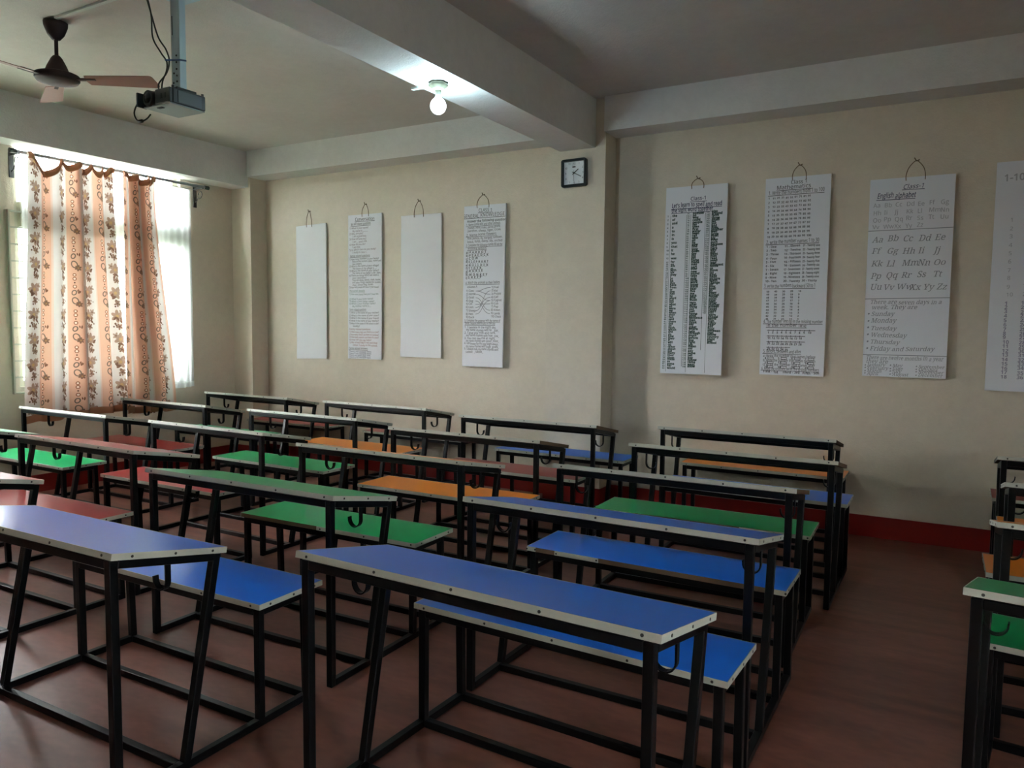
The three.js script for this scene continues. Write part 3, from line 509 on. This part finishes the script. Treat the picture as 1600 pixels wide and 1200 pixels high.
const tens = ['One', 'Two', 'Three', 'Four', 'Five', 'Six', 'Seven', 'Eight', 'Nine', 'Ten', 'Eleven', 'Twelve', 'Thirteen', 'Fourteen', 'Fifteen', 'Sixteen', 'Seventeen', 'Eighteen', 'Nineteen', 'Twenty', 'Twenty one', 'Twenty two', 'Twenty three', 'Twenty four', 'Twenty five', 'Twenty six', 'Twenty seven', 'Twenty eight', 'Twenty nine', 'Thirty'];
const maths = page(0.434, 1.39, (k) => {
  k.ink(INK); k.text('Class 1', 0.52, 0.035, 40, { centre: true }); k.text('Mathematics', 0.44, 0.058, 44, { centre: true, under: true });
  k.text('1. Write the numbers from 1 to 100', 0.05, 0.082, 40, { under: true, max: 0.86 });
  for (let i = 0; i < 10; i++) for (let j = 0; j < 10; j++) k.text(String(i * 10 + j + 1), 0.05 + i * 0.068, 0.105 + j * 0.0215, 21, { bold: true });
  k.text('2. write the number names 1 to 30', 0.04, 0.329, 40, { under: true, max: 0.82 });
  for (let i = 0; i < 3; i++) for (let j = 0; j < 10; j++) k.text(`${i * 10 + j + 1} - ${tens[i * 10 + j]}`, 0.045 + i * 0.285, 0.350 + j * 0.0195, 23, { bold: true, max: 0.26 });
  k.text('3. write the numbers backward 50 to 1', 0.03, 0.553, 38, { under: true, max: 0.8 });
  for (let i = 0; i < 5; i++) for (let j = 0; j < 10; j++) k.text(String(50 - i * 10 - j), 0.07 + i * 0.125, 0.577 + j * 0.0155, 20, { bold: true });
  k.text('4. The number line fill in the missing number', 0.04, 0.733, 36, { under: true, max: 0.92 }); k.text('in the number line', 0.09, 0.752, 36, { under: true });
  for (let j = 0; j < 4; j++) { const y = 0.771 + j * 0.029, n = [10, 8, 8, 5][j]; k.line(0.1, y, 0.1 + n * 0.075, y, 4); for (let i = 0; i < n; i++) { k.line(0.13 + i * 0.07, y - 0.004, 0.13 + i * 0.07, y + 0.004, 3); k.text(String(i + 1 + j * 10), 0.11 + i * 0.07, y + 0.016, 23, { bold: true }); } }
  k.text('5. Before, between and after', 0.05, 0.887, 36, { under: true, max: 0.6 });
  ['a) Write the number that comes before', 'b) Write the number that comes between', 'c) Write the number that comes after'].forEach((s, j) => { k.text(s, 0.05, 0.908 + j * 0.0225, 28, { max: 0.82 }); for (let i = 0; i < 4; i++) { k.text(`${j * 7 + i + 4}`, 0.08 + i * 0.21, 0.919 + j * 0.0225, 22, { bold: true }); k.x.lineWidth = 3; k.x.strokeRect((0.13 + i * 0.21) * k.W, (0.909 + j * 0.0225) * k.H, 42, 15); } });
  k.text('6. Read the ordinals, write the ordinal numbers', 0.03, 0.974, 30, { under: true, max: 0.9 });
  for (let i = 0; i < 3; i++) k.text(['First - 1st', 'Third - 3rd', 'Fifth - 5th'][i], 0.06 + i * 0.31, 0.99, 26, { bold: true });
}, 404);
const alphabet = page(0.494, 1.305, (k) => {
  k.ink(VIOLET); k.text('Class-1', 0.52, 0.055, 46, { centre: true, under: true, slant: true }); k.text('English alphabet', 0.09, 0.098, 56, { under: true, slant: true, heavy: 1.5, max: 0.46 });
  k.ink('#b2b6bb'); ['Aa Bb Cc Dd Ee Ff Gg', 'Hh Ii Jj Kk Ll Mm Nn', 'Oo Pp Qq Rr Ss Tt Uu', 'Vv Ww Xx Yy Zz'].forEach((s, j) => s.split(' ').forEach((w, i) => k.text(w, 0.05 + i * 0.132, 0.142 + j * 0.036, 46)));
  k.ink('#90969b'); k.line(0, 0.258, 1, 0.258, 5);
  const ser = { slant: true, font: 'serif' };
  ['Aa Bb Cc Dd Ee', 'Ff Gg Hh Ii Jj', 'Kk Ll Mm Nn Oo', 'Pp Qq Rr Ss Tt', 'Uu Vv Ww Xx Yy Zz'].forEach((s, j) => s.split(' ').forEach((w, i) => k.text(w, 0.05 + i * (j === 4 ? 0.158 : 0.185), 0.315 + j * 0.061, 62, ser)));
  k.line(0, 0.603, 1, 0.600, 5);
  k.text('There are seven days in a', 0.06, 0.630, 44, { ...ser, max: 0.85 }); k.text('week. They are', 0.08, 0.656, 44, ser);
  ['Sunday', 'Monday', 'Tuesday', 'Wednesday', 'Thursday', 'Friday and Saturday'].forEach((s, j) => k.text('\u2022 ' + s, 0.03, 0.690 + j * 0.0355, 46, ser));
  k.line(0, 0.889, 1, 0.889, 5);
  k.text('There are twelve months in a year', 0.04, 0.913, 42, { ...ser, max: 0.92 }); k.text('they are', 0.04, 0.932, 40, ser);
  [['January', 'May', 'September'], ['February', 'June', 'October'], ['March', 'July', 'November'], ['April', 'August', 'December']].forEach((r, j) => r.forEach((s, i) => k.text('\u2022 ' + s, 0.02 + i * 0.31, 0.949 + j * 0.0148, 34, ser)));
}, 405);
const numbers = page(0.5, 1.42, (k) => {
  k.ink('#b4b8be'); k.text('1-100', 0.22, 0.085, 60, { centre: true, heavy: 3 }); k.text('numbers', 0.3, 0.17, 54);
  for (let j = 0; j < 10; j++) for (let i = 0; i < 5; i++) k.text(String(i * 10 + j + 1), 0.17 + i * 0.17, 0.26 + j * 0.036, 36);
  for (let j = 0; j < 18; j++) for (let i = 0; i < 5; i++) { if (i > 1) k.ink('#a3b0a8'); else k.ink('#9c9bb0'); k.text(String(i * 18 + j + 1), 0.16 + i * 0.17, 0.62 + j * 0.019, 34, { bold: true }); }
}, 406);
makeChart('smooth blank white paper chart hanging next to the corner column', -5.807, -5.400, 1.068, 2.4045, { seed: 1, cx: -0.02, loop: 0.035, loopH: 0.13, zb: 0.012, tilt: 0.012 });
makeChart('paper chart of conversation questions in small coloured handwriting', -5.112, -4.696, 1.084, 2.464, { seed: 2, map: conversation, cx: 0.01, loop: 0.04, loopH: 0.09, lean: -0.003 });
makeChart('blank paper chart with wrinkled lower half, between two written charts', -4.469, -4.013, 1.120, 2.419, { seed: 3, wrinkle: 0.0026, cx: -0.02, loop: 0.052, loopH: 0.12 });
makeChart('general knowledge chart with crossing match lines, curling off the wall', -3.765, -3.341, 1.057, 2.456, { seed: 4, map: knowledge, cx: -0.015, loop: 0.06, loopH: 0.085, right: 0.02, lean: -0.008, thick: 0.016 });
makeChart('word list chart headed by a spelling lesson, three dense columns', -1.929, -1.4655, 1.069, 2.467, { seed: 5, map: spelling, cx: 0.01, loop: 0.045, loopH: 0.05, zt: 0.02, zb: 0.06 });
makeChart('mathematics chart with a number grid and number names', -1.2025, -0.769, 1.0855, 2.474, { seed: 6, map: maths, cx: 0.01, loop: 0.045, loopH: 0.075, lean: 0.002 });
makeChart('English alphabet chart with letters, days and months', -0.5245, -0.0304, 1.1027, 2.4087, { seed: 7, map: alphabet, cx: 0.02, loop: 0.055, loopH: 0.10, lean: 0.002 });
makeChart('chart of numbers with a loose top sheet, cut by the picture edge', 0.188, 0.69, 1.04, 2.455, { seed: 8, map: numbers, cx: 0.02, loop: 0.05, loopH: 0.09, zb: 0.02 });

renderer.render(scene, camera);
